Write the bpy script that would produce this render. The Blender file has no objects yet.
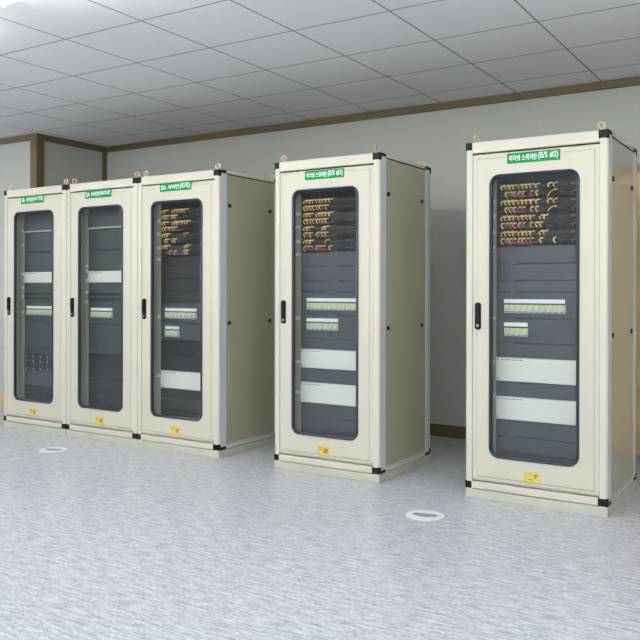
import bpy, bmesh, math, random
from mathutils import Vector, Matrix
random.seed(7)
PI = math.pi
C = bpy.context.scene.collection

# ------------------------------------------------------------------ materials
def srgb(r, g, b):
    f = lambda c: (c/255/12.92) if c/255 <= .04045 else ((c/255+.055)/1.055)**2.4
    return (f(r), f(g), f(b), 1)

def mat(name, col, rough=.5, metal=0, spec=.5, coat=0, coat_rough=.05, emit=0):
    m = bpy.data.materials.new(name); m.use_nodes = True
    b = m.node_tree.nodes['Principled BSDF']
    b.inputs['Base Color'].default_value = col
    b.inputs['Roughness'].default_value = rough
    b.inputs['Metallic'].default_value = metal
    b.inputs['Specular IOR Level'].default_value = spec
    b.inputs['Coat Weight'].default_value = coat
    b.inputs['Coat Roughness'].default_value = coat_rough
    if emit:
        b.inputs['Emission Color'].default_value = col
        b.inputs['Emission Strength'].default_value = emit
    return m

def nodes(m):
    nt = m.node_tree
    return nt, nt.nodes, nt.links, nt.nodes['Principled BSDF']

def noise_tint(m, scale=6, amount=.05, stretch=(1, 1, 1), bump=0, detail=3):
    """gentle colour mottling of the base colour plus optional bump"""
    nt, N, L, b = nodes(m)
    col = tuple(b.inputs['Base Color'].default_value)
    tc = N.new('ShaderNodeTexCoord'); mp = N.new('ShaderNodeMapping'); mp.inputs['Scale'].default_value = stretch
    no = N.new('ShaderNodeTexNoise'); no.inputs['Scale'].default_value = scale; no.inputs['Detail'].default_value = detail
    L.new(tc.outputs['Object'], mp.inputs['Vector']); L.new(mp.outputs['Vector'], no.inputs['Vector'])
    cr = N.new('ShaderNodeValToRGB')
    cr.color_ramp.elements[0].position = .3; cr.color_ramp.elements[1].position = .7
    cr.color_ramp.elements[0].color = tuple(c*(1-amount) for c in col[:3])+(1,)
    cr.color_ramp.elements[1].color = tuple(min(1, c*(1+amount)) for c in col[:3])+(1,)
    L.new(no.outputs['Fac'], cr.inputs['Fac']); L.new(cr.outputs['Color'], b.inputs['Base Color'])
    if bump:
        bp = N.new('ShaderNodeBump'); bp.inputs['Strength'].default_value = bump; bp.inputs['Distance'].default_value = .002
        L.new(no.outputs['Fac'], bp.inputs['Height']); L.new(bp.outputs['Normal'], b.inputs['Normal'])
    return m

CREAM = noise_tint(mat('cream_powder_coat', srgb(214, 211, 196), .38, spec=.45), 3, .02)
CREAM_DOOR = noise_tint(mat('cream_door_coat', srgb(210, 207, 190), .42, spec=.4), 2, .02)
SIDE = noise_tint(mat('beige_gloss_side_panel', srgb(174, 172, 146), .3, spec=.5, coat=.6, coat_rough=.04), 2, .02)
PLINTH = noise_tint(mat('cream_plinth_coat', srgb(198, 199, 180), .45), 3, .03)
ALU = mat('anodised_aluminium', srgb(216, 217, 234), .4, metal=.1)
BLACK = mat('black_plastic', srgb(18, 18, 23), .5, spec=.25)
RUBBER = mat('dark_blue_rubber', srgb(38, 40, 58), .28, spec=.5)
PANELDK = noise_tint(mat('charcoal_panel_paint', srgb(68, 71, 80), .5), 4, .05)
PANELDK2 = noise_tint(mat('dark_equipment_paint', srgb(29, 30, 34), .5), 4, .05)
PLATE = mat('black_patch_plate', srgb(22, 22, 26), .6, spec=.25)
PORT = mat('dark_port_housing', srgb(52, 54, 60), .5)
MARKGREY = mat('pale_grey_print', srgb(150, 152, 160), .6)
INSIDE = mat('cabinet_inside_grey', srgb(72, 76, 74), .6)
RAIL = mat('olive_beige_rail', srgb(182, 186, 166), .45)
WHITE = mat('white_plastic', srgb(240, 240, 240), .4)
MODULE = noise_tint(mat('white_module_front', srgb(228, 228, 220), .4), 4, .02)
BRK = mat('breaker_grey_white', srgb(205, 212, 208), .4)
BRK_Y = mat('breaker_yellow_green', srgb(205, 218, 70), .4)
BRK_G = mat('breaker_grey_mark', srgb(110, 118, 125), .4)
GREEN = mat('sign_green', srgb(8, 138, 80), .5, spec=.2)
LETTER = mat('sign_white', srgb(250, 252, 250), .4)
YELLOW = noise_tint(mat('yellow_sticker', srgb(222, 200, 104), .4), 30, .12)
BROWNMK = mat('sticker_brown_mark', srgb(170, 125, 40), .5)
BRASS = mat('yellow_zinc', srgb(222, 206, 158), .35, metal=.3)
STEEL = mat('lock_steel', srgb(200, 200, 205), .25, metal=.9)
INK = mat('grey_ink', srgb(112, 115, 124), .6)
CORDS = {'yellow': mat('yellow_cord', srgb(232, 190, 90), .4), 'cream': mat('cream_cord', srgb(238, 222, 160), .4),
         'orange': mat('orange_cord', srgb(224, 156, 88), .4), 'pink': mat('magenta_cord', srgb(170, 62, 92), .4),
         'violet': mat('violet_cord', srgb(110, 70, 150), .4), 'red': mat('dark_red_cord', srgb(95, 28, 34), .4)}
TEAL = mat('teal_mark', srgb(60, 150, 150), .4)
WOODTRIM = noise_tint(mat('brown_wood_trim', srgb(104, 89, 57), .45), 5, .12, (1, 1, 9))
WOODTRIM_H = noise_tint(mat('brown_wood_trim_long', srgb(102, 87, 55), .45), 5, .10, (1, 1, 14))
WOODDOOR = noise_tint(mat('tan_wood_door', srgb(222, 190, 142), .4), 7, .07, (6, 6, .6))
WOODFRAME = noise_tint(mat('reddish_brown_frame', srgb(172, 138, 104), .4), 7, .1, (6, 6, 1))

def glass_mat():
    m = bpy.data.materials.new('door_glass'); m.use_nodes = True
    nt = m.node_tree; N = nt.nodes; L = nt.links; N.clear()
    out = N.new('ShaderNodeOutputMaterial'); mx = N.new('ShaderNodeMixShader')
    tr = N.new('ShaderNodeBsdfTransparent'); tr.inputs['Color'].default_value = (.975, .985, .985, 1)
    gl = N.new('ShaderNodeBsdfGlossy'); gl.inputs['Roughness'].default_value = .015
    gl.inputs['Color'].default_value = (.95, 1, 1, 1)
    fr = N.new('ShaderNodeFresnel'); ge = N.new('ShaderNodeNewGeometry')
    io = N.new('ShaderNodeMapRange'); io.inputs['To Min'].default_value = 1.45; io.inputs['To Max'].default_value = 1/1.45
    L.new(ge.outputs['Backfacing'], io.inputs['Value']); L.new(io.outputs['Result'], fr.inputs['IOR'])   # same pane seen from either side
    L.new(fr.outputs['Fac'], mx.inputs['Fac']); L.new(tr.outputs[0], mx.inputs[1]); L.new(gl.outputs[0], mx.inputs[2])
    L.new(mx.outputs[0], out.inputs['Surface'])
    return m
GLASS = glass_mat()

def floor_mat():
    m = mat('mottled_grey_vinyl', srgb(196, 200, 208), .32, spec=.4)
    nt, N, L, b = nodes(m)
    tc = N.new('ShaderNodeTexCoord')
    def nz(scale, stretch, detail):
        mp = N.new('ShaderNodeMapping'); mp.inputs['Scale'].default_value = stretch
        no = N.new('ShaderNodeTexNoise'); no.inputs['Scale'].default_value = scale; no.inputs['Detail'].default_value = detail
        L.new(tc.outputs['Object'], mp.inputs['Vector']); L.new(mp.outputs['Vector'], no.inputs['Vector']); return no
    a = nz(22, (.5, 2.6, 1), 8); c = nz(110, (.5, 1.6, 1), 3)
    mx = N.new('ShaderNodeMix'); mx.data_type = 'FLOAT'; mx.inputs['Factor'].default_value = .5
    L.new(a.outputs['Fac'], mx.inputs[2]); L.new(c.outputs['Fac'], mx.inputs[3])
    cr = N.new('ShaderNodeValToRGB'); e = cr.color_ramp.elements
    e[0].position = .38; e[0].color = srgb(152, 156, 166); e[1].position = .62; e[1].color = srgb(222, 224, 229)
    k = e.new(.5); k.color = srgb(194, 197, 205)
    L.new(mx.outputs[0], cr.inputs['Fac']); L.new(cr.outputs['Color'], b.inputs['Base Color'])
    bp = N.new('ShaderNodeBump'); bp.inputs['Strength'].default_value = .05; bp.inputs['Distance'].default_value = .002
    L.new(mx.outputs[0], bp.inputs['Height']); L.new(bp.outputs['Normal'], b.inputs['Normal'])
    return m
FLOOR = floor_mat()

def ceiling_mat():
    m = mat('ceiling_tiles', srgb(205, 209, 208), .8)
    nt, N, L, b = nodes(m)
    tc = N.new('ShaderNodeTexCoord'); sp = N.new('ShaderNodeSeparateXYZ'); L.new(tc.outputs['Object'], sp.inputs[0])
    def line(out, pitch, off, w):
        s = N.new('ShaderNodeMath'); s.operation = 'ADD'; s.inputs[1].default_value = -off+100*pitch
        d = N.new('ShaderNodeMath'); d.operation = 'DIVIDE'; d.inputs[1].default_value = pitch
        f = N.new('ShaderNodeMath'); f.operation = 'FRACT'
        p = N.new('ShaderNodeMath'); p.operation = 'PINGPONG'; p.inputs[1].default_value = .5
        c = N.new('ShaderNodeMath'); c.operation = 'LESS_THAN'; c.inputs[1].default_value = w/2/pitch
        L.new(out, s.inputs[0]); L.new(s.outputs[0], d.inputs[0]); L.new(d.outputs[0], f.inputs[0])
        L.new(f.outputs[0], p.inputs[0]); L.new(p.outputs[0], c.inputs[0]); return c
    a = line(sp.outputs['X'], .65, -5.31, .012); c = line(sp.outputs['Y'], .615, 5.22, .012)
    mxm = N.new('ShaderNodeMath'); mxm.operation = 'MAXIMUM'; L.new(a.outputs[0], mxm.inputs[0]); L.new(c.outputs[0], mxm.inputs[1])
    no = N.new('ShaderNodeTexNoise'); no.inputs['Scale'].default_value = 60; L.new(tc.outputs['Object'], no.inputs['Vector'])
    cr = N.new('ShaderNodeValToRGB'); cr.color_ramp.elements[0].color = srgb(236, 238, 239); cr.color_ramp.elements[1].color = srgb(243, 244, 245)
    L.new(no.outputs['Fac'], cr.inputs['Fac'])
    mix = N.new('ShaderNodeMix'); mix.data_type = 'RGBA'
    L.new(mxm.outputs[0], mix.inputs['Factor']); L.new(cr.outputs['Color'], mix.inputs[6]); mix.inputs[7].default_value = srgb(150, 154, 156)
    L.new(mix.outputs[2], b.inputs['Base Color'])
    return m

def wall_mat(name, col, axis='X'):
    m = mat(name, col, .38, spec=.45)
    nt, N, L, b = nodes(m)
    tc = N.new('ShaderNodeTexCoord'); sp = N.new('ShaderNodeSeparateXYZ'); L.new(tc.outputs['Object'], sp.inputs[0])
    mu = N.new('ShaderNodeMath'); mu.operation = 'MULTIPLY'; mu.inputs[1].default_value = 2*PI/.05; L.new(sp.outputs[axis], mu.inputs[0])
    si = N.new('ShaderNodeMath'); si.operation = 'SINE'; L.new(mu.outputs[0], si.inputs[0])
    bp = N.new('ShaderNodeBump'); bp.inputs['Strength'].default_value = .14; bp.inputs['Distance'].default_value = .003
    L.new(si.outputs[0], bp.inputs['Height']); L.new(bp.outputs['Normal'], b.inputs['Normal'])
    return m
WALL = wall_mat('ribbed_panel_wall', srgb(186, 188, 180), 'X')
WALLY = wall_mat('ribbed_panel_wall_side', srgb(186, 188, 180), 'Y')

# ------------------------------------------------------------------ mesh helpers
def link(name, bm, m, parent=None, loc=(0, 0, 0), smooth=False):
    me = bpy.data.meshes.new(name)
    bmesh.ops.recalc_face_normals(bm, faces=bm.faces[:])
    bm.to_mesh(me); bm.free()
    for x in (m if isinstance(m, (list, tuple)) else [m]): me.materials.append(x)
    if smooth:
        for p in me.polygons: p.use_smooth = True
    o = bpy.data.objects.new(name, me); C.objects.link(o); o.location = loc
    if parent: o.parent = parent
    return o

def box(bm, x0, x1, y0, y1, z0, z1, bev=0, mi=0, seg=2):
    r = bmesh.ops.create_cube(bm, size=1)
    for v in r['verts']:
        v.co.x = x0+(v.co.x+.5)*(x1-x0); v.co.y = y0+(v.co.y+.5)*(y1-y0); v.co.z = z0+(v.co.z+.5)*(z1-z0)
    fs = set(f for v in r['verts'] for f in v.link_faces)
    for f in fs: f.material_index = mi
    if bev:
        es = list(set(e for v in r['verts'] for e in v.link_edges))
        bmesh.ops.bevel(bm, geom=es, offset=bev, segments=seg, profile=.5, affect='EDGES', clamp_overlap=True, material=mi)

def prism(bm, pts, z0, z1, mi=0):
    """vertical prism over a 2-D outline"""
    a = [bm.verts.new((x, y, z0)) for x, y in pts]; b = [bm.verts.new((x, y, z1)) for x, y in pts]
    n = len(pts)
    for i in range(n):
        f = bm.faces.new((a[i], a[(i+1) % n], b[(i+1) % n], b[i])); f.material_index = mi
    for q in (a[::-1], b):
        f = bm.faces.new(q); f.material_index = mi

def prism_y(bm, pts, y0, y1, mi=0):
    """prism along Y over an outline in the XZ plane"""
    a = [bm.verts.new((x, y0, z)) for x, z in pts]; b = [bm.verts.new((x, y1, z)) for x, z in pts]
    n = len(pts)
    for i in range(n):
        f = bm.faces.new((a[i], b[i], b[(i+1) % n], a[(i+1) % n])); f.material_index = mi
    for q in (a, b[::-1]):
        f = bm.faces.new(q); f.material_index = mi

def rrect(x0, x1, z0, z1, r, seg=8):
    out = []
    for cx, cz, a0 in ((x1-r, z1-r, 0), (x0+r, z1-r, PI/2), (x0+r, z0+r, PI), (x1-r, z0+r, 1.5*PI)):
        for k in range(seg+1):
            a = a0+PI/2*k/seg; out.append((cx+r*math.cos(a), cz+r*math.sin(a)))
    return out

def loft(bm, loops, close=False, mi=0):
    """joins equal-length closed loops of 3-D points; close joins last to first"""
    vs = [[bm.verts.new(p) for p in l] for l in loops]; n = len(loops[0])
    rng = range(len(loops) if close else len(loops)-1)
    for k in rng:
        a = vs[k]; b = vs[(k+1) % len(vs)]
        for i in range(n):
            f = bm.faces.new((a[i], a[(i+1) % n], b[(i+1) % n], b[i])); f.material_index = mi
    return vs

def tube(bm, pts, r, n=6, mi=0, cap=True):
    pts = [Vector(p) for p in pts]; rings = []
    up = Vector((0, 0, 1))
    for i, p in enumerate(pts):
        t = (pts[min(i+1, len(pts)-1)]-pts[max(i-1, 0)]).normalized()
        s = t.cross(up)
        if s.length < .1: s = t.cross(Vector((0, 1, 0)))
        s.normalize(); w = s.cross(t)
        rings.append([bm.verts.new(p+s*r*math.cos(2*PI*k/n)+w*r*math.sin(2*PI*k/n)) for k in range(n)])
    for a, b in zip(rings, rings[1:]):
        for i in range(n):
            f = bm.faces.new((a[i], a[(i+1) % n], b[(i+1) % n], b[i])); f.material_index = mi
    if cap:
        bm.faces.new(rings[0][::-1]).material_index = mi; bm.faces.new(rings[-1]).material_index = mi

def torus(bm, c, R, r, n=20, k=8, mi=0, ax='XZ', sx=1):
    loops = []
    for i in range(n):
        a = 2*PI*i/n; l = []
        for j in range(k):
            b = 2*PI*j/k; q = R+r*math.cos(b)
            if ax == 'XZ': l.append((c[0]+sx*q*math.cos(a), c[1]+r*math.sin(b), c[2]+q*math.sin(a)))
            else: l.append((c[0]+q*math.cos(a), c[1]+q*math.sin(a), c[2]+r*math.sin(b)))
        loops.append(l)
    loft(bm, loops, True, mi)

def bez(a, b, c, d, n=7):
    a, b, c, d = map(Vector, (a, b, c, d)); o = []
    for i in range(n+1):
        t = i/n; o.append(a*(1-t)**3+b*3*t*(1-t)**2+c*3*t*t*(1-t)+d*t**3)
    return o

def struct(name, bm, m):
    o = link(name, bm, m); o['kind'] = 'structure'; return o

def empty(name, label, cat, loc, group=None):
    o = bpy.data.objects.new(name, None); C.objects.link(o); o.location = loc; o.empty_display_size = .2
    o['label'] = label; o['category'] = cat
    if group: o['group'] = group
    return o

PAINT = noise_tint(mat('white_wall_paint', srgb(226, 226, 222), .7), 3, .02)
PANELVEIL = noise_tint(mat('reflection_tinted_panel', srgb(62, 74, 75), .5), 4, .05)  # greenish reflection veil of the door glass mixed into the panel colour
# ------------------------------------------------------------------ the room
XL, XC, XR = -13.2, -6.71, 2.6          # far left wall, return, right wall
YF, YB, YN = 5.28, 6.20, -3.6           # front-left wall, back wall, wall behind the camera
H = 2.79
bm = bmesh.new(); box(bm, XL-.2, XR+.2, YN-.2, YB+.2, -.12, 0); struct('floor', bm, FLOOR)
bm = bmesh.new(); box(bm, XL-.2, XR+.2, YN-.2, YB+.2, H, H+.12); struct('ceiling', bm, ceiling_mat())
bm = bmesh.new(); box(bm, XC, XR+.2, YB, YB+.2, 0, H); struct('wall_back', bm, WALL)
bm = bmesh.new(); box(bm, XL-.2, XC, YF, YB+.2, 0, H)
w = struct('wall_left_front', bm, WALL)
bm = bmesh.new(); box(bm, XR, XR+.2, YN, YB, 0, H); struct('wall_right', bm, noise_tint(mat('white_side_wall_paint', srgb(226, 226, 222), .7), 3, .02))
fill_wins = [(-2.9, -.5), (-.1, 2.3)]  # unseen windows, added to throw soft frontal light on the cabinets
bm = bmesh.new(); xs_ = [XL]+[v for p in fill_wins for v in p]+[XR]
for i in range(0, len(xs_), 2): box(bm, xs_[i], xs_[i+1], YN-.2, YN, 0, H)
for a, b in fill_wins: box(bm, a, b, YN-.2, YN, 0, .85); box(bm, a, b, YN-.2, YN, 2.45, H)
struct('wall_behind', bm, PAINT)
for k, (a, b) in enumerate(fill_wins):
    bm = bmesh.new()
    for x0, x1, z0, z1 in ((a, b, .85, .90), (a, b, 2.40, 2.45), (a, a+.05, .90, 2.40), (b-.05, b, .90, 2.40), ((a+b)/2-.03, (a+b)/2+.03, .90, 2.40)):
        box(bm, x0, x1, YN-.14, YN-.08, z0, z1)
    fr = struct('window_%d' % (k+2), bm, WHITE)
    bm = bmesh.new(); box(bm, a+.05, b-.05, YN-.112, YN-.106, .90, 2.40); link('pane', bm, GLASS, fr)
# left wall with two window openings
WZ0, WZ1 = .95, 2.35
wins = [(1.0, 4.4)]
bm = bmesh.new(); ys = [YN]+[v for p in wins for v in p]+[YF]
for i in range(0, len(ys), 2): box(bm, XL-.2, XL, ys[i], ys[i+1], 0, H)
for a, b in wins:
    box(bm, XL-.2, XL, a, b, 0, WZ0); box(bm, XL-.2, XL, a, b, WZ1, H)
struct('wall_left', bm, PAINT)
for k, (a, b) in enumerate(wins):
    bm = bmesh.new()
    for y0, y1, z0, z1 in ((a, b, WZ0, WZ0+.05), (a, b, WZ1-.05, WZ1), (a, a+.05, WZ0+.05, WZ1-.05), (b-.05, b, WZ0+.05, WZ1-.05), ((a+b)/2-.03, (a+b)/2+.03, WZ0+.05, WZ1-.05)):
        box(bm, XL-.14, XL-.08, y0, y1, z0, z1)
    fr = struct('window_%d' % (k+1), bm, WHITE)
    bm = bmesh.new(); box(bm, XL-.112, XL-.106, a+.05, b-.05, WZ0+.05, WZ1-.05)
    g = link('pane', bm, GLASS, fr)

# wood trims: crown moulding, corner post, inner-corner strip, baseboards
bm = bmesh.new(); box(bm, XC+.022, XR, YB-.022, YB, H-.062, H, .004); struct('trim_1', bm, WOODTRIM_H)
bm = bmesh.new(); box(bm, XC, XC+.022, YF+.075, YB, H-.062, H, .004); struct('trim_2', bm, WOODTRIM_H)
bm = bmesh.new(); box(bm, XL, XC-.06, YF-.022, YF, H-.062, H, .004); struct('trim_3', bm, WOODTRIM_H)
bm = bmesh.new()
prism(bm, [(XC-.06, YF), (XC-.06, YF-.025), (XC+.012, YF-.025), (XC+.025, YF-.012), (XC+.025, YF+.075), (XC, YF+.075), (XC, YF)], 0, H)
struct('trim_4', bm, WOODTRIM)
bm = bmesh.new(); box(bm, XC, XC+.02, YB-.05, YB, 0, H-.062); struct('trim_5', bm, WOODTRIM)
DX0, DX1 = -1.27, -.20
bm = bmesh.new(); box(bm, XC+.02, DX0, YB-.014, YB, 0, .10, .003); box(bm, DX1, XR, YB-.014, YB, 0, .10, .003)
struct('baseboard_back', bm, WOODTRIM_H)
bm = bmesh.new(); box(bm, XL, XC-.06, YF-.014, YF, 0, .125, .003); struct('baseboard_left_front', bm, WOODDOOR)

# wooden panelled door in the back wall
bm = bmesh.new()
for x0, x1, z0, z1 in ((DX0, DX0+.06, 0, 2.15), (DX1-.06, DX1, 0, 2.15), (DX0+.06, DX1-.06, 2.085, 2.15)):
    box(bm, x0, x1, YB-.035, YB, z0, z1, .004)
dfr = struct('trim_6', bm, WOODFRAME)
bm = bmesh.new()
dx0, dx1 = DX0+.06, DX1-.06
ST = .10
rows = [(.02, .24), (.745, .80), (1.38, 1.44), (1.96, 2.085)]
for z0, z1 in rows: box(bm, dx0, dx1, YB-.028, YB-.001, z0, z1, .003)
for (a, b), (c, d) in zip(rows, rows[1:]):
    box(bm, dx0, dx0+ST, YB-.028, YB-.001, b, c); box(bm, dx1-ST, dx1, YB-.028, YB-.001, b, c)
    box(bm, dx0+ST, dx1-ST, YB-.014, YB-.001, b, c); box(bm, dx0+ST+.04, dx1-ST-.04, YB-.022, YB-.013, b+.04, c-.04, .006)
door = struct('door_1', bm, WOODDOOR)
bm = bmesh.new(); tube(bm, [(dx1-.05, YB-.028, 1.02), (dx1-.05, YB-.08, 1.02)], .01, 10); tube(bm, [(dx1-.05, YB-.08, 1.02), (dx1-.16, YB-.08, 1.02)], .009, 10)
link('door_handle', bm, STEEL, door)

# ------------------------------------------------------------------ ceiling lights (outside the frame, over the aisle)
LIGHT = mat('lamp_diffuser', (1, 1, 1, 1), .5, emit=66)
LIGHT.node_tree.nodes['Principled BSDF'].inputs['Emission Color'].default_value = (1, .985, .955, 1)
def ceiling_light(x, y, label):
    t = empty('ceiling_light', label, 'ceiling light', (x, y, H-.001), 'long ceiling light fittings over the aisle' if y > 0 else 'long ceiling light fittings behind the camera')
    bm = bmesh.new()
    box(bm, -.62, .62, -.03, .03, -.035, 0, .004); box(bm, -.62, -.595, -.05, .05, -.12, 0, .004); box(bm, .595, .62, -.05, .05, -.12, 0, .004)
    link('light_frame', bm, WHITE, t)
    for q in (-.035, .035):
        bm = bmesh.new(); tube(bm, [(-.595, q, -.09), (.595, q, -.09)], .018, 12); link('fluorescent_tube', bm, LIGHT, t, smooth=True)
for y in (2.55, -.4):
    for x in (-9.6, -6.9, -4.65, -2.95, -.9, 1.2):
        ceiling_light(x, y, 'long white ceiling light fitting above the aisle in front of the cabinets' if y > 0 else 'long white ceiling light fitting behind the camera position')

# ------------------------------------------------------------------ cabinets
W, D, HT = .8205, .782, 2.10
def U(u): return u-W/2
def V(v): return v-D/2
G = .0022     # half gap between neighbouring cabinets

def frame_bm():
    bm = bmesh.new(); PW = .043; PD = .03
    for sx in (-1, 1):
        for sy in (-1, 1):
            X = W/2-G; Y = D/2; r = .016
            pts = [(X-PW, Y), ]
            for k in range(6):
                a = PI/2-PI/2*k/5; pts.append((X-r+r*math.cos(a), Y-r+r*math.sin(a)))
            pts += [(X, Y-PD), (X-PW, Y-PD)]
            pts = [(sx*x, sy*y) for x, y in pts]
            if sx*sy < 0: pts = pts[::-1]
            prism(bm, pts, .05, HT)
    # a shallow groove line down each front post
    for sy, y0, y1 in ((-1, -D/2+.001, -D/2+.03), (1, D/2-.03, D/2-.001)):
        box(bm, -W/2+.043, W/2-.043, y0, y1, 2.034, HT, .006)       # top rail
        box(bm, -W/2+.043, W/2-.043, y0, y1, .056, .100, .005)      # bottom rail
    for sx in (-1, 1):                                              # side rails, top and bottom
        x0, x1 = (W/2-G-.03, W/2-G-.002) if sx > 0 else (-W/2+G+.002, -W/2+G+.03)
        box(bm, x0, x1, -D/2+.03, D/2-.03, HT-.02, HT); box(bm, x0, x1, -D/2+.03, D/2-.03, .056, .09)
    return bm

def side_trim_bm():
    bm = bmesh.new()
    for sx in (-1, 1):
        x0, x1 = sorted((sx*(W/2-G-.012), sx*(W/2-G-.0005)))
        for v0, v1 in ((.030, .092), (.695, .748)):
            box(bm, x0, x1, V(v0), V(v1), .092, HT-.022, .002)
        box(bm, x0, x1, V(.092), V(.695), .058, .078, .002)
    return bm

def bracket_bm(sx, sy, top):
    """moulded corner piece that wraps the post and runs a short way along the side rail"""
    bm = bmesh.new()
    x = sx*(W/2-G); y = sy*D/2; e = .0016
    xs = sorted((x+sx*e, x-sx*(.054 if sx > 0 else .043))); ysv = sorted((y+sy*e, y-sy*.030))
    z0, z1 = (HT-.048, HT+e) if top else (.054, .101)
    box(bm, xs[0], xs[1], ysv[0], ysv[1], z0, z1, .007, seg=3)
    xs2 = sorted((x+sx*e, x-sx*.02)); ys2 = sorted((y-sy*.022, y-sy*.088))
    z0, z1 = (HT-.019, HT+e) if top else (.055, .075)
    box(bm, xs2[0], xs2[1], ys2[0], ys2[1], z0, z1, .003)
    return bm

OP = (.160, .658, .262, 1.890, .050)         # clear opening of the door window
def door_bm():
    bm = bmesh.new(); x0, x1, z0, z1 = U(.0455), U(.775), .106, 2.025
    a, b, c, d, r = OP; seg = 8
    inner = rrect(U(a), U(b), c, d, r, seg); n = len(inner)
    def outer(dx, r2=.002): return rrect(x0+dx, x1-dx, z0+dx, z1-dx, r2, seg)
    yf, ym, yb = V(-.003), V(.004), V(.022)
    P = lambda pts, y: [(x, y, z) for x, z in pts]
    loops = [P(inner, yb), P(inner, yf), P(outer(.032), yf), P(outer(.024), ym), P(outer(.004), ym), P(outer(0), ym+.004), P(outer(0), yb)]
    vs = loft(bm, loops, True)
    # folded lip along the lower edge
    box(bm, x0+.004, x1-.004, V(-.006), V(.006), z0+.012, z0+.024, .004)
    return bm

def gasket_bm():
    bm = bmesh.new(); a, b, c, d, r = OP; seg = 8
    P = lambda g, y: [(x, y, z) for x, z in rrect(U(a)-g, U(b)+g, c-g, d+g, r+g, seg)]
    loft(bm, [P(.010, V(-.0035)), P(.009, V(-.009)), P(.002, V(-.012)), P(-.006, V(-.008)), P(-.009, V(-.001)), P(-.009, V(.010)), P(-.002, V(.010)), P(-.001, V(-.001))], True)
    return bm

def glass_bm():
    bm = bmesh.new(); a, b, c, d, r = OP
    prism_y(bm, rrect(U(a)+.003, U(b)-.003, c+.003, d-.003, r-.003, 8), V(.002), V(.006))
    return bm

def handle_bm():
    bm = bmesh.new()
    prism_y(bm, rrect(U(.064), U(.101), .995, 1.155, .016, 6), V(-.009), V(-.0032))
    prism_y(bm, rrect(U(.071), U(.094), 1.045, 1.148, .010, 6), V(-.020), V(-.009))
    return bm

def eye_bm():
    bm = bmesh.new(); torus(bm, (0, 0, .030), .0170, .0062)
    r = bmesh.ops.create_cone(bm, cap_ends=True, segments=12, radius1=.012, radius2=.008, depth=.012)
    for v in r['verts']: v.co.z += .006
    return bm

def text_mesh(chunks, width, height, bold=.014):
    """chunks: (string, left, right, height share) laid side by side, as one thin raised mesh"""
    bm = bmesh.new()
    for body, f0, f1, hs in chunks:
        cu = bpy.data.curves.new('t', 'FONT'); cu.body = body; cu.size = 1; cu.extrude = .01; cu.offset = bold
        cu.resolution_u = 3
        o = bpy.data.objects.new('t', cu); C.objects.link(o)
        bpy.context.view_layer.update()
        me = bpy.data.meshes.new_from_object(o.evaluated_get(bpy.context.evaluated_depsgraph_get()))
        bpy.data.objects.remove(o); bpy.data.curves.remove(cu)
        xs = [v.co.x for v in me.vertices]; yy = [v.co.y for v in me.vertices]; zz = [v.co.z for v in me.vertices]
        for v in me.vertices:
            x = (v.co.x-min(xs))/(max(xs)-min(xs)); y = (v.co.y-min(yy))/(max(yy)-min(yy)); z = (v.co.z-min(zz))/(max(zz)-min(zz))
            v.co = ((f0+x*(f1-f0)-.5)*width, -z*.0012, (y-.5)*height*hs)
        bm.from_mesh(me); bpy.data.meshes.remove(me)
    me = bpy.data.meshes.new('sign_lettering'); bm.to_mesh(me); bm.free()
    me.materials.append(LETTER)
    return me

CD = .10     # depth of the equipment front plane behind the cabinet front
def blank(root, z0, z1, m=None, depth=0, name='blank_panel', u0=.157, u1=.662):
    bm = bmesh.new(); g = .0017
    box(bm, U(u0), U(u1), V(CD+depth), V(CD+depth+.012), z0+g, z1-g, .0015)
    for u in (u0+.012, u1-.012):
        for z in (z0+.018, z1-.018):
            if z1-z0 > .05: box(bm, U(u)-.003, U(u)+.003, V(CD+depth-.0015), V(CD+depth), z-.003, z+.003, mi=1)
    return link(name, bm, [m or PANELDK, BLACK], root)

def module(root, z0, z1, m=None, u0=.157, u1=.662):
    bm = bmesh.new()
    box(bm, U(u0), U(u1), V(CD-.006), V(CD+.09), z0, z1, .002)
    for u in (u0+.012, u1-.012):
        for z in (z0+.014, z1-.014): box(bm, U(u)-.004, U(u)+.004, V(CD-.008), V(CD-.006), z-.004, z+.004, mi=1)
    x = u0+.035
    for wd in (.010, .006, .018, .010, .022, .014, .016):       # small printed line near the top edge
        box(bm, U(x), U(x+wd), V(CD-.0066), V(CD-.006), z1-.016, z1-.011, mi=1); x += wd+.005
    return link('equipment_module', bm, [m or MODULE, INK], root)

def breakers(root, pz0, pz1, zt, n, u0=.208, pitch=.0358, m=None):
    """dark mounting plate with one white label strip and a row of small breakers"""
    plate = blank(root, pz0, pz1, m, name='breaker_panel')
    bm = bmesh.new(); box(bm, U(u0-.003), U(u0+n*pitch-.004), V(CD-.006), V(CD-.0), zt+.010, zt+.033, .001)
    link('label_strip', bm, WHITE, plate)
    for k in range(n):
        a = u0+k*pitch+.001; b = a+pitch-.002; z1 = zt; z0 = zt-.047
        bm = bmesh.new()
        box(bm, U(a), U(b), V(CD-.012), V(CD), z0, z1, .001)
        box(bm, U(a+.008), U(b-.008), V(CD-.022), V(CD-.012), z0+.013, z0+.028, .001)
        box(bm, U(a+.005), U(b-.005), V(CD-.0135), V(CD-.012), z1-.019, z1-.006, mi=1)
        box(bm, U(a+.005), U(b-.005), V(CD-.0135), V(CD-.012), z0+.003, z0+.009, mi=2)
        link('circuit_breaker', bm, [BRK, BRK_Y, BRK_G], plate)

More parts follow.
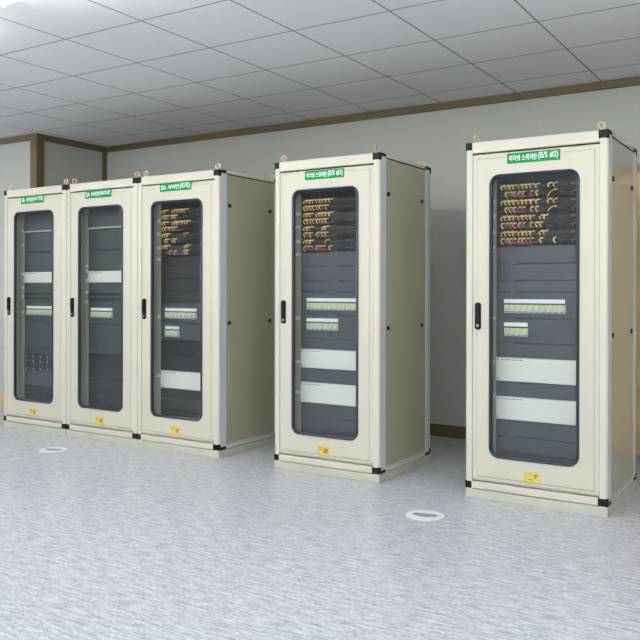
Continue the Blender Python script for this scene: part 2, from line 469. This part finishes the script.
def patch_panel(root, zt, up, low, right=(), long_low=True, label=True):
    """one unit: plate, upper and lower port rows, cable rings, and the cords plugged in"""
    h = .0875
    bm = bmesh.new(); box(bm, U(.157), U(.662), V(CD), V(CD+.012), zt-h+.001, zt-.001, .001)
    for r_ in (0, 1):
        zc = zt-.018-.043*r_
        for k in range(20):
            u = .188+.0190*k+.006*(k//4)
            if u > .575: break
            box(bm, U(u-.006), U(u+.006), V(CD-.004), V(CD), zc-.007, zc+.007, mi=1)
        if label:
            for j in range(5):
                box(bm, U(.592+j*.0085), U(.597+j*.0085), V(CD-.001), V(CD), zc-.004, zc+.006, mi=2)
    p = link('patch_panel', bm, [PLATE, PORT, INK], root)
    for u, ww in ((.250, .030), (.370, .030), (.488, .036), (.595, .036)):
        bm = bmesh.new(); torus(bm, (U(u), V(CD-.020), zt-.071), .013, .0035, 16, 6, sx=ww/.013/1.0*.9)
        box(bm, U(u)-.004, U(u)+.004, V(CD-.020), V(CD), zt-.086, zt-.078)
        link('cable_ring', bm, BLACK, p)
    rnd = random.Random(int(zt*1000)+int(root.location.x*10))
    def cord(pts, mats, r=.0040):
        bm = bmesh.new(); k = len(pts)
        tube(bm, pts, r, 6)
        n = 6; per = [f for f in bm.faces]
        # tip sleeve in a paler colour
        tube(bm, pts[:3], r+.0013, 6, mi=1)
        link('patch_cord', bm, mats, p, smooth=True)
    for u in up:
        z = zt-.016; j = rnd.uniform(-.003, .003); s = rnd.uniform(.8, 1.2)
        c = rnd.choice(['yellow', 'yellow', 'cream', 'orange'])
        P = bez((U(u)+.007, V(CD-.002), z+.010), (U(u)-.001, V(CD-.030), z+.008), (U(u)-.022*s, V(CD-.036), z-.004+j), (U(u)-.003*s, V(CD-.030), z-.017), 8)
        cord(P, [CORDS[c], CORDS['cream']])
    for i, u in enumerate(low):
        z = zt-.061+.004; s = rnd.uniform(.8, 1.2)
        c = rnd.choice(['yellow', 'cream', 'yellow', 'orange'])
        e = 'pink' if rnd.random() < .25 else c
        P = bez((U(u), V(CD-.002), z+.010), (U(u)-.016*s, V(CD-.036), z+.010), (U(u)-.010*s, V(CD-.036), z-.008), (U(u)+.002, V(CD-.028), z-.024), 8)
        cord(P, [CORDS[e], CORDS['cream']])
    if long_low:
        for q in range(3):
            a = rnd.uniform(.20, .26); b = rnd.uniform(.36, .46)
            z = zt-.072-rnd.uniform(0, .010)
            c = ['pink', 'violet', 'red'][q]
            P = bez((U(a), V(CD-.02), z+.022), (U(a)+.04, V(CD-.045), z-.004), (U(b)-.05, V(CD-.04), z-.002), (U(b), V(CD-.022), z+.004), 10)
            cord(P, [CORDS[c], CORDS[c]], .0022)
    for (u, dz, col, dx, dd) in right:
        z = zt+dz
        P = bez((U(u), V(CD-.002), z), (U(u)-.01, V(CD-.03), z), (U(u)+dx*.8, V(CD-.035), z+dd*.3), (U(u)+dx, V(CD-.025), z+dd), 8)
        cord(P, [CORDS[col], CORDS['cream']], .003)
    return p

def make_cabinet(i, x, y, label, sign, sgn_rect, eyes):
    root = empty('server_cabinet', label, 'cabinet', (x+W/2, y+D/2, 0), 'glass door equipment cabinets in a row')
    link('frame', frame_bm(), CREAM, root)
    bm = bmesh.new(); box(bm, -W/2+G, W/2-G, -D/2+.002, D/2-.002, 0, .052, .003); link('plinth', bm, PLINTH, root)
    link('side_trim', side_trim_bm(), ALU, root)
    bm = bmesh.new()
    for sx in (-1, 1):
        a, b = sorted((sx*(W/2-G-.012), sx*(W/2-G-.0012)))
        box(bm, a, b, V(.093), V(.694), HT-.0285, HT-.0222); box(bm, a, b, V(.7485), V(.7518), .102, HT-.05)
        box(bm, a, b, V(.093), V(.694), .0785, .0798)
    link('edge_seal', bm, BLACK, root)
    for top in (0, 1):
        for sx in (-1, 1):
            for sy in (-1, 1): link('corner_bracket', bracket_bm(sx, sy, top), BLACK, root)
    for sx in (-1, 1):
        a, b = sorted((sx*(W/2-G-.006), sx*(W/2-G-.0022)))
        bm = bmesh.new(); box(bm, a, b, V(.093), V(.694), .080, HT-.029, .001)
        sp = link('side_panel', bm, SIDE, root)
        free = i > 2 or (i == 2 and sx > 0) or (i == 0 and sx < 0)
        a, b = sorted((sx*(W/2-G-.0022), sx*(W/2-G+(.003 if free else .0006))))
        for v in (.124, .632):
            for z in (.98, 1.845):
                bm = bmesh.new(); box(bm, a, b, V(v)-.017, V(v)+.017, z-.013, z+.013, .001); link('panel_latch', bm, BLACK, sp)
    bm = bmesh.new(); box(bm, -W/2+.044, W/2-.044, D/2-.02, D/2-.004, .10, 2.034); link('back_panel', bm, INSIDE, root)
    bm = bmesh.new(); box(bm, -W/2+.034, W/2-.034, -D/2+.032, D/2-.032, HT-.012, HT-.004); link('top_panel', bm, CREAM, root)
    bm = bmesh.new(); box(bm, -W/2+.034, W/2-.034, -D/2+.032, D/2-.032, .054, .062); link('bottom_panel', bm, INSIDE, root)
    for k, (sx, sy) in enumerate(((-1, -1), (1, -1), (-1, 1), (1, 1))):
        o = link('lifting_eye', eye_bm(), BRASS, root, (sx*(W/2-.062), sy*(D/2-.045), HT), smooth=True)
        if k < 2 and abs(eyes[k]) < 9: o.rotation_euler.z = eyes[k]
        elif k >= 2: o.rotation_euler.z = .5
        if sx*sy: o.location.x = sx*(W/2-.050)
    dr = link('door', door_bm(), CREAM_DOOR, root)
    link('window_gasket', gasket_bm(), RUBBER, dr)
    link('window_glass', glass_bm(), GLASS, dr)
    hd = link('door_handle', handle_bm(), BLACK, root)
    bm = bmesh.new(); tube(bm, [(U(.0825), V(-.009), 1.020), (U(.0825), V(-.0125), 1.020)], .008, 12); lk = link('lock_cylinder', bm, STEEL, hd)
    lk['label'] = 'small round steel lock'
    # name sign
    a, b, z0, z1 = sgn_rect
    bm = bmesh.new(); box(bm, U(a), U(b), V(-.0050), V(-.0031), z0, z1)
    sg = link('name_sign', bm, GREEN, root); sg['label'] = 'green sign with white lettering'
    me = text_mesh(sign, (b-a)*.93, (z1-z0)*.62)
    t = bpy.data.objects.new('sign_lettering', me); C.objects.link(t); t.parent = sg; t.location = ((U(a)+U(b))/2, V(-.0051), (z0+z1)/2+.001)
    # sticker
    bm = bmesh.new()
    if i == 4:
        pts = [(.358, .140), (.358, .186), (.366, .193), (.445, .196), (.458, .190), (.452, .176), (.440, .168), (.447, .160), (.462, .150), (.456, .142), (.404, .134)]
        prism_y(bm, [(U(p), q) for p, q in pts], V(-.0042), V(-.0032))
        for p, q, ww, hh in ((.418, .160, .012, .022), (.428, .174, .010, .010), (.380, .150, .03, .004)): box(bm, U(p), U(p+ww), V(-.0046), V(-.0042), q, q+hh, mi=1)
    else:
        box(bm, U(.359), U(.452), V(-.0042), V(-.0032), .137, .196)
        for p, q, ww, hh in ((.408, .150, .030, .030), (.368, .178, .028, .005), (.368, .166, .022, .004)): box(bm, U(p), U(p+ww), V(-.0046), V(-.0042), q, q+hh, mi=1)
    st = link('warning_sticker', bm, [YELLOW, BROWNMK], root); st['label'] = 'small yellow sticker under the window'
    # rails on both sides of the equipment
    clips = {4: [1.755, 1.668, 1.574, 1.483, 1.06, .80, .60], 3: [1.75, 1.66, 1.56, 1.47, 1.03, .73, .52], 2: [1.76, 1.66, 1.55, 1.46, 1.01, .55],
             1: [1.38, 1.30, 1.20, 1.12, 1.42], 0: [1.62, 1.36, 1.24, 1.16, 1.02, 1.74]}[i]
    for s in (0, 1):
        bm = bmesh.new()
        e0, e1 = (.062, .155) if s == 0 else (.664, .757)
        box(bm, U(e0), U(e1), V(CD+.012), V(CD+.015), .10, 2.03)
        q0, q1 = (.150, .155) if s == 0 else (.664, .669)
        box(bm, U(q0), U(q1), V(CD+.0), V(CD+.012), .10, 2.03)
        box(bm, U(e0) if s == 0 else U(e1)-.004, U(e0)+.004 if s == 0 else U(e1), V(CD-.04), V(CD+.012), .10, 2.03)
        rl = link('rack_rail', bm, RAIL, root)
        for z in clips if s == 0 else clips[:3]:
            bm = bmesh.new(); c0, c1 = (.105, .150) if s == 0 else (.670, .715)
            box(bm, U(c0), U(c1), V(CD+.004), V(CD+.0118), z-.011, z+.011, .002)
            cl = link('rail_clip', bm, WHITE, rl); cl['label'] = 'white clip'
    return root

SPEC = [
    (-6.172, 4.511, 'leftmost cream equipment cabinet of the joined run, beside the brown wooden corner post', [('SA', 0, .15, .95), ('서버반', .20, .55, 1), ('(ACTIVE)', .57, 1, 1)], (.244, .543, 1.966, 2.032), (.5, .3)),
    (-5.351, 4.513, 'cream equipment cabinet in the middle of the joined run of three', [('SA', 0, .15, .95), ('서버반', .20, .55, 1), ('(BACKUP)', .57, 1, 1)], (.235, .535, 1.966, 2.030), (1.2, .9)),
    (-4.530, 4.510, 'cream equipment cabinet at the right end of the joined run, its right side exposed', [('SA', 0, .18, .95), ('서버반', .225, .63, .95), ('(E/S)', .65, 1, 1.15)], (.245, .557, 1.969, 2.031), (.35, .4)),
    (-3.197, 4.479, 'freestanding cream cabinet numbered 1 on its green sign, two white modules low inside', [('이더넷', 0, .235, .9), ('스위치반', .265, .575, .95), ('(E/S', .60, .79, 1.15), ('#1)', .83, 1, 1.15)], (.255, .559, 1.960, 2.019), (.4, 1.35)),
    (-1.802, 4.476, 'nearest and rightmost cream cabinet, numbered 2 on its green sign, torn yellow sticker', [('이더넷', 0, .235, .9), ('스위치반', .265, .575, .95), ('(E/S', .60, .79, 1.15), ('#2)', .83, 1, 1.15)], (.257, .561, 1.955, 2.015), (1.35, .4)),
]
cabs = [make_cabinet(i, *s) for i, s in enumerate(SPEC)]

cols = [.206+.0235*k+.008*(k//4) for k in range(16)]
def pick(idx): return [cols[k] for k in idx]
tailw = (.628, -.058, 'pink', -.020, -.026)
# --- cabinet numbered 2 (nearest)
c = cabs[4]
blank(c, 1.848, 1.985, PLATE)
patch_panel(c, 1.848, pick([0, 1, 2, 3, 4, 5, 6, 7, 8, 11, 12]), pick([1, 2, 3, 4, 5, 7, 8]), [tailw, (.515, -.045, 'yellow', -.05, -.05), (.26, -.055, 'violet', .05, -.03)])
patch_panel(c, 1.757, pick([0, 1, 2, 3, 4, 5, 6, 7, 8, 11, 12]), pick([1, 2, 3, 4, 5, 7, 8]), [tailw, (.515, -.050, 'yellow', -.045, -.03)])
patch_panel(c, 1.666, pick([0, 1, 2, 3, 4, 5, 6, 7, 9, 10]), pick([0, 1, 2, 3, 4, 5, 7, 8, 9]), [tailw, (.30, -.055, 'violet', .05, -.03)])
patch_panel(c, 1.575, pick([0, 1, 2, 3, 4, 5, 6, 7, 9, 10]), pick([0, 1, 2, 3, 4, 5, 6, 7, 9, 12]), [tailw])
for z0, z1 in ((1.380, 1.486), (1.283, 1.380), (1.215, 1.283)): blank(c, z0, z1)
breakers(c, 1.060, 1.215, 1.140, 10)
breakers(c, .915, 1.060, 1.003, 4)
blank(c, .831, .915); module(c, .690, .829); blank(c, .600, .689); module(c, .464, .599); blank(c, .365, .463); blank(c, .270, .365); blank(c, .170, .270)
# --- cabinet numbered 1
c = cabs[3]
blank(c, 1.848, 1.985, PLATE)
patch_panel(c, 1.848, pick([0, 1, 2, 3, 4, 5, 6, 7, 8]), pick([0, 1, 2, 3, 4, 5, 6, 7]), [tailw])
patch_panel(c, 1.757, pick([0, 1, 2, 4, 5, 6, 7, 8]), pick([0, 1, 2, 3, 4, 5, 6, 7]), [tailw])
patch_panel(c, 1.666, pick([0, 1, 2, 6, 7]), pick([0, 1, 2, 4, 5, 6, 7]), [tailw])
patch_panel(c, 1.575, pick([0, 1, 2, 7]), pick([0, 1, 2, 4, 5, 6, 8]), [tailw])
for z0, z1 in ((1.390, 1.486), (1.290, 1.390), (1.215, 1.290)): blank(c, z0, z1)
breakers(c, 1.060, 1.215, 1.141, 11)
breakers(c, .900, 1.060, 1.004, 7)
blank(c, .828, .900); module(c, .698, .826); blank(c, .600, .697); module(c, .462, .599); blank(c, .365, .461); blank(c, .270, .365); blank(c, .170, .270)
# --- right end of the joined run
c = cabs[2]
blank(c, 1.854, 1.985, PLATE)
patch_panel(c, 1.854, pick([0, 1, 4, 5, 6, 7, 8, 9]), pick([0, 1, 2, 3, 4, 5]))
patch_panel(c, 1.763, pick([0, 1, 4, 5, 6, 7, 8, 9, 10]), pick([0, 1, 2, 3, 4, 5]))
patch_panel(c, 1.672, pick([0, 1, 2, 9]), pick([1, 2, 4, 5]), (), False)
patch_panel(c, 1.581, pick([0, 1, 2, 9, 10]), pick([3, 5, 8, 9, 10]))
for z0, z1 in ((1.415, 1.492), (1.320, 1.415), (1.225, 1.320), (1.135, 1.225)): blank(c, z0, z1, PANELDK2)
breakers(c, .975, 1.135, 1.058, 9)
breakers(c, .845, .975, .918, 4)
for z0, z1 in ((.740, .845), (.606, .740)): blank(c, z0, z1, PANELDK2)
module(c, .472, .605)
for z0, z1 in ((.388, .471), (.280, .388), (.170, .280)): blank(c, z0, z1, PANELDK2)
# --- the two server cabinets
def switch_unit(root, z0, z1):
    bm = bmesh.new(); box(bm, U(.157), U(.662), V(CD-.004), V(CD+.09), z0, z1, .002)
    rnd = random.Random(int(root.location.x*100))
    for k in range(12):
        u = .185+k*.034
        box(bm, U(u), U(u+.012), V(CD-.006), V(CD-.004), (z0+z1)/2-.008, (z0+z1)/2+.008, mi=1 if k % 3 else 2)
    link('network_switch', bm, [PANELDK2, INK, TEAL], root)
for k, c in enumerate(cabs[:2]):
    blank(c, 1.830, 1.985, PANELVEIL)
    bm = bmesh.new(); box(bm, U(.157), U(.662), V(CD-.01), V(CD+.09), 1.735, 1.829, .002); box(bm, U(.157), U(.662), V(CD-.013), V(CD-.010), 1.737, 1.750, mi=1)
    link('shelf_unit', bm, [PANELDK, RAIL], c)
    blank(c, 1.560, 1.734, PANELVEIL); blank(c, 1.387, 1.559, PANELVEIL)
    m = module(c, 1.293, 1.386)
    blank(c, 1.205, 1.292, PANELVEIL); switch_unit(c, 1.145, 1.204)
    breakers(c, .950, 1.144, 1.050 if k else 1.056, 7 if k else 10, .193, .0358, PANELVEIL)
    blank(c, .700, .950, PANELVEIL)
    if k == 0:
        bm = bmesh.new(); box(bm, U(.157), U(.662), V(CD-.004), V(CD+.09), .500, .699, .002)
        rnd = random.Random(3)
        for q in range(5):
            u = .185+q*.095
            box(bm, U(u), U(u+.07), V(CD-.008), V(CD-.004), .520, .672, .002, mi=1)
            for z in (.64, .60, .53): box(bm, U(u+.006), U(u+.014), V(CD-.0095), V(CD-.008), z, z+.008, mi=2)
        link('storage_unit', bm, [PANELDK, PANELDK2, WHITE], c)
        blank(c, .392, .499)
    else:
        blank(c, .500, .699, PANELDK2); blank(c, .392, .499, PANELDK2)
    blank(c, .280, .391, PANELDK2); blank(c, .170, .280, PANELDK2)

# the equipment hangs slightly lower on the rails of the joined cabinets
for c, dz in zip(cabs, (-.012, -.011, -.009, -.004, .002)):
    for o in c.children:
        if o.name.split('.')[0] in ('blank_panel', 'breaker_panel', 'equipment_module', 'network_switch', 'storage_unit', 'shelf_unit', 'patch_panel'): o.location.z += dz

# ------------------------------------------------------------------ round floor stickers
for (x, y, rz, lab) in ((-4.97, 4.07, .55, 'round white floor sticker in front of the joined cabinets'),
                        (-1.835, 3.985, .35, 'round white floor sticker between the two numbered cabinets')):
    bm = bmesh.new(); prism(bm, [(.105*math.cos(2*PI*k/48), .105*math.sin(2*PI*k/48)) for k in range(48)], .0002, .0020)
    o = link('floor_sticker', bm, WHITE, None, (x, y, 0)); o.rotation_euler.z = rz
    o['label'] = lab; o['category'] = 'floor sticker'; o['group'] = 'round white floor stickers'
    bm = bmesh.new(); prism(bm, [(-.070, .020), (-.05, .046), (-.026, .032), (.055, .026), (.074, -.012), (.02, -.036), (-.03, -.024), (-.055, -.010)], .0020, .0026)
    link('printed_mark', bm, MARKGREY, o)

# ------------------------------------------------------------------ world, daylight, camera
sc = bpy.context.scene
wd = bpy.data.worlds.new('World'); sc.world = wd; wd.use_nodes = True
bg = wd.node_tree.nodes['Background']; bg.inputs['Color'].default_value = (.80, .90, 1, 1); bg.inputs['Strength'].default_value = 6.5
cam = bpy.data.cameras.new('camera'); co = bpy.data.objects.new('camera', cam); C.objects.link(co)
yaw, pit, rol = .5625, -.0009, .0019
F = Vector((-math.sin(yaw)*math.cos(pit), math.cos(yaw)*math.cos(pit), math.sin(pit))); Rt = Vector((math.cos(yaw), math.sin(yaw), 0)); Up = Rt.cross(F)
R2 = Rt*math.cos(rol)+Up*math.sin(rol); U2 = Up*math.cos(rol)-Rt*math.sin(rol)
co.matrix_world = Matrix((R2, U2, -F)).transposed().to_4x4() ; co.location = (0, 0, 1.236)
cam.sensor_width = 36; cam.lens = 36*798.8/640; cam.shift_y = -(320-289.1)/640; cam.clip_start = .05
sc.camera = co
sc.view_settings.view_transform = 'Standard'; sc.view_settings.look = 'None'
sc.view_settings.exposure = -.40; sc.view_settings.gamma = 1; sc.view_settings.use_curve_mapping = False
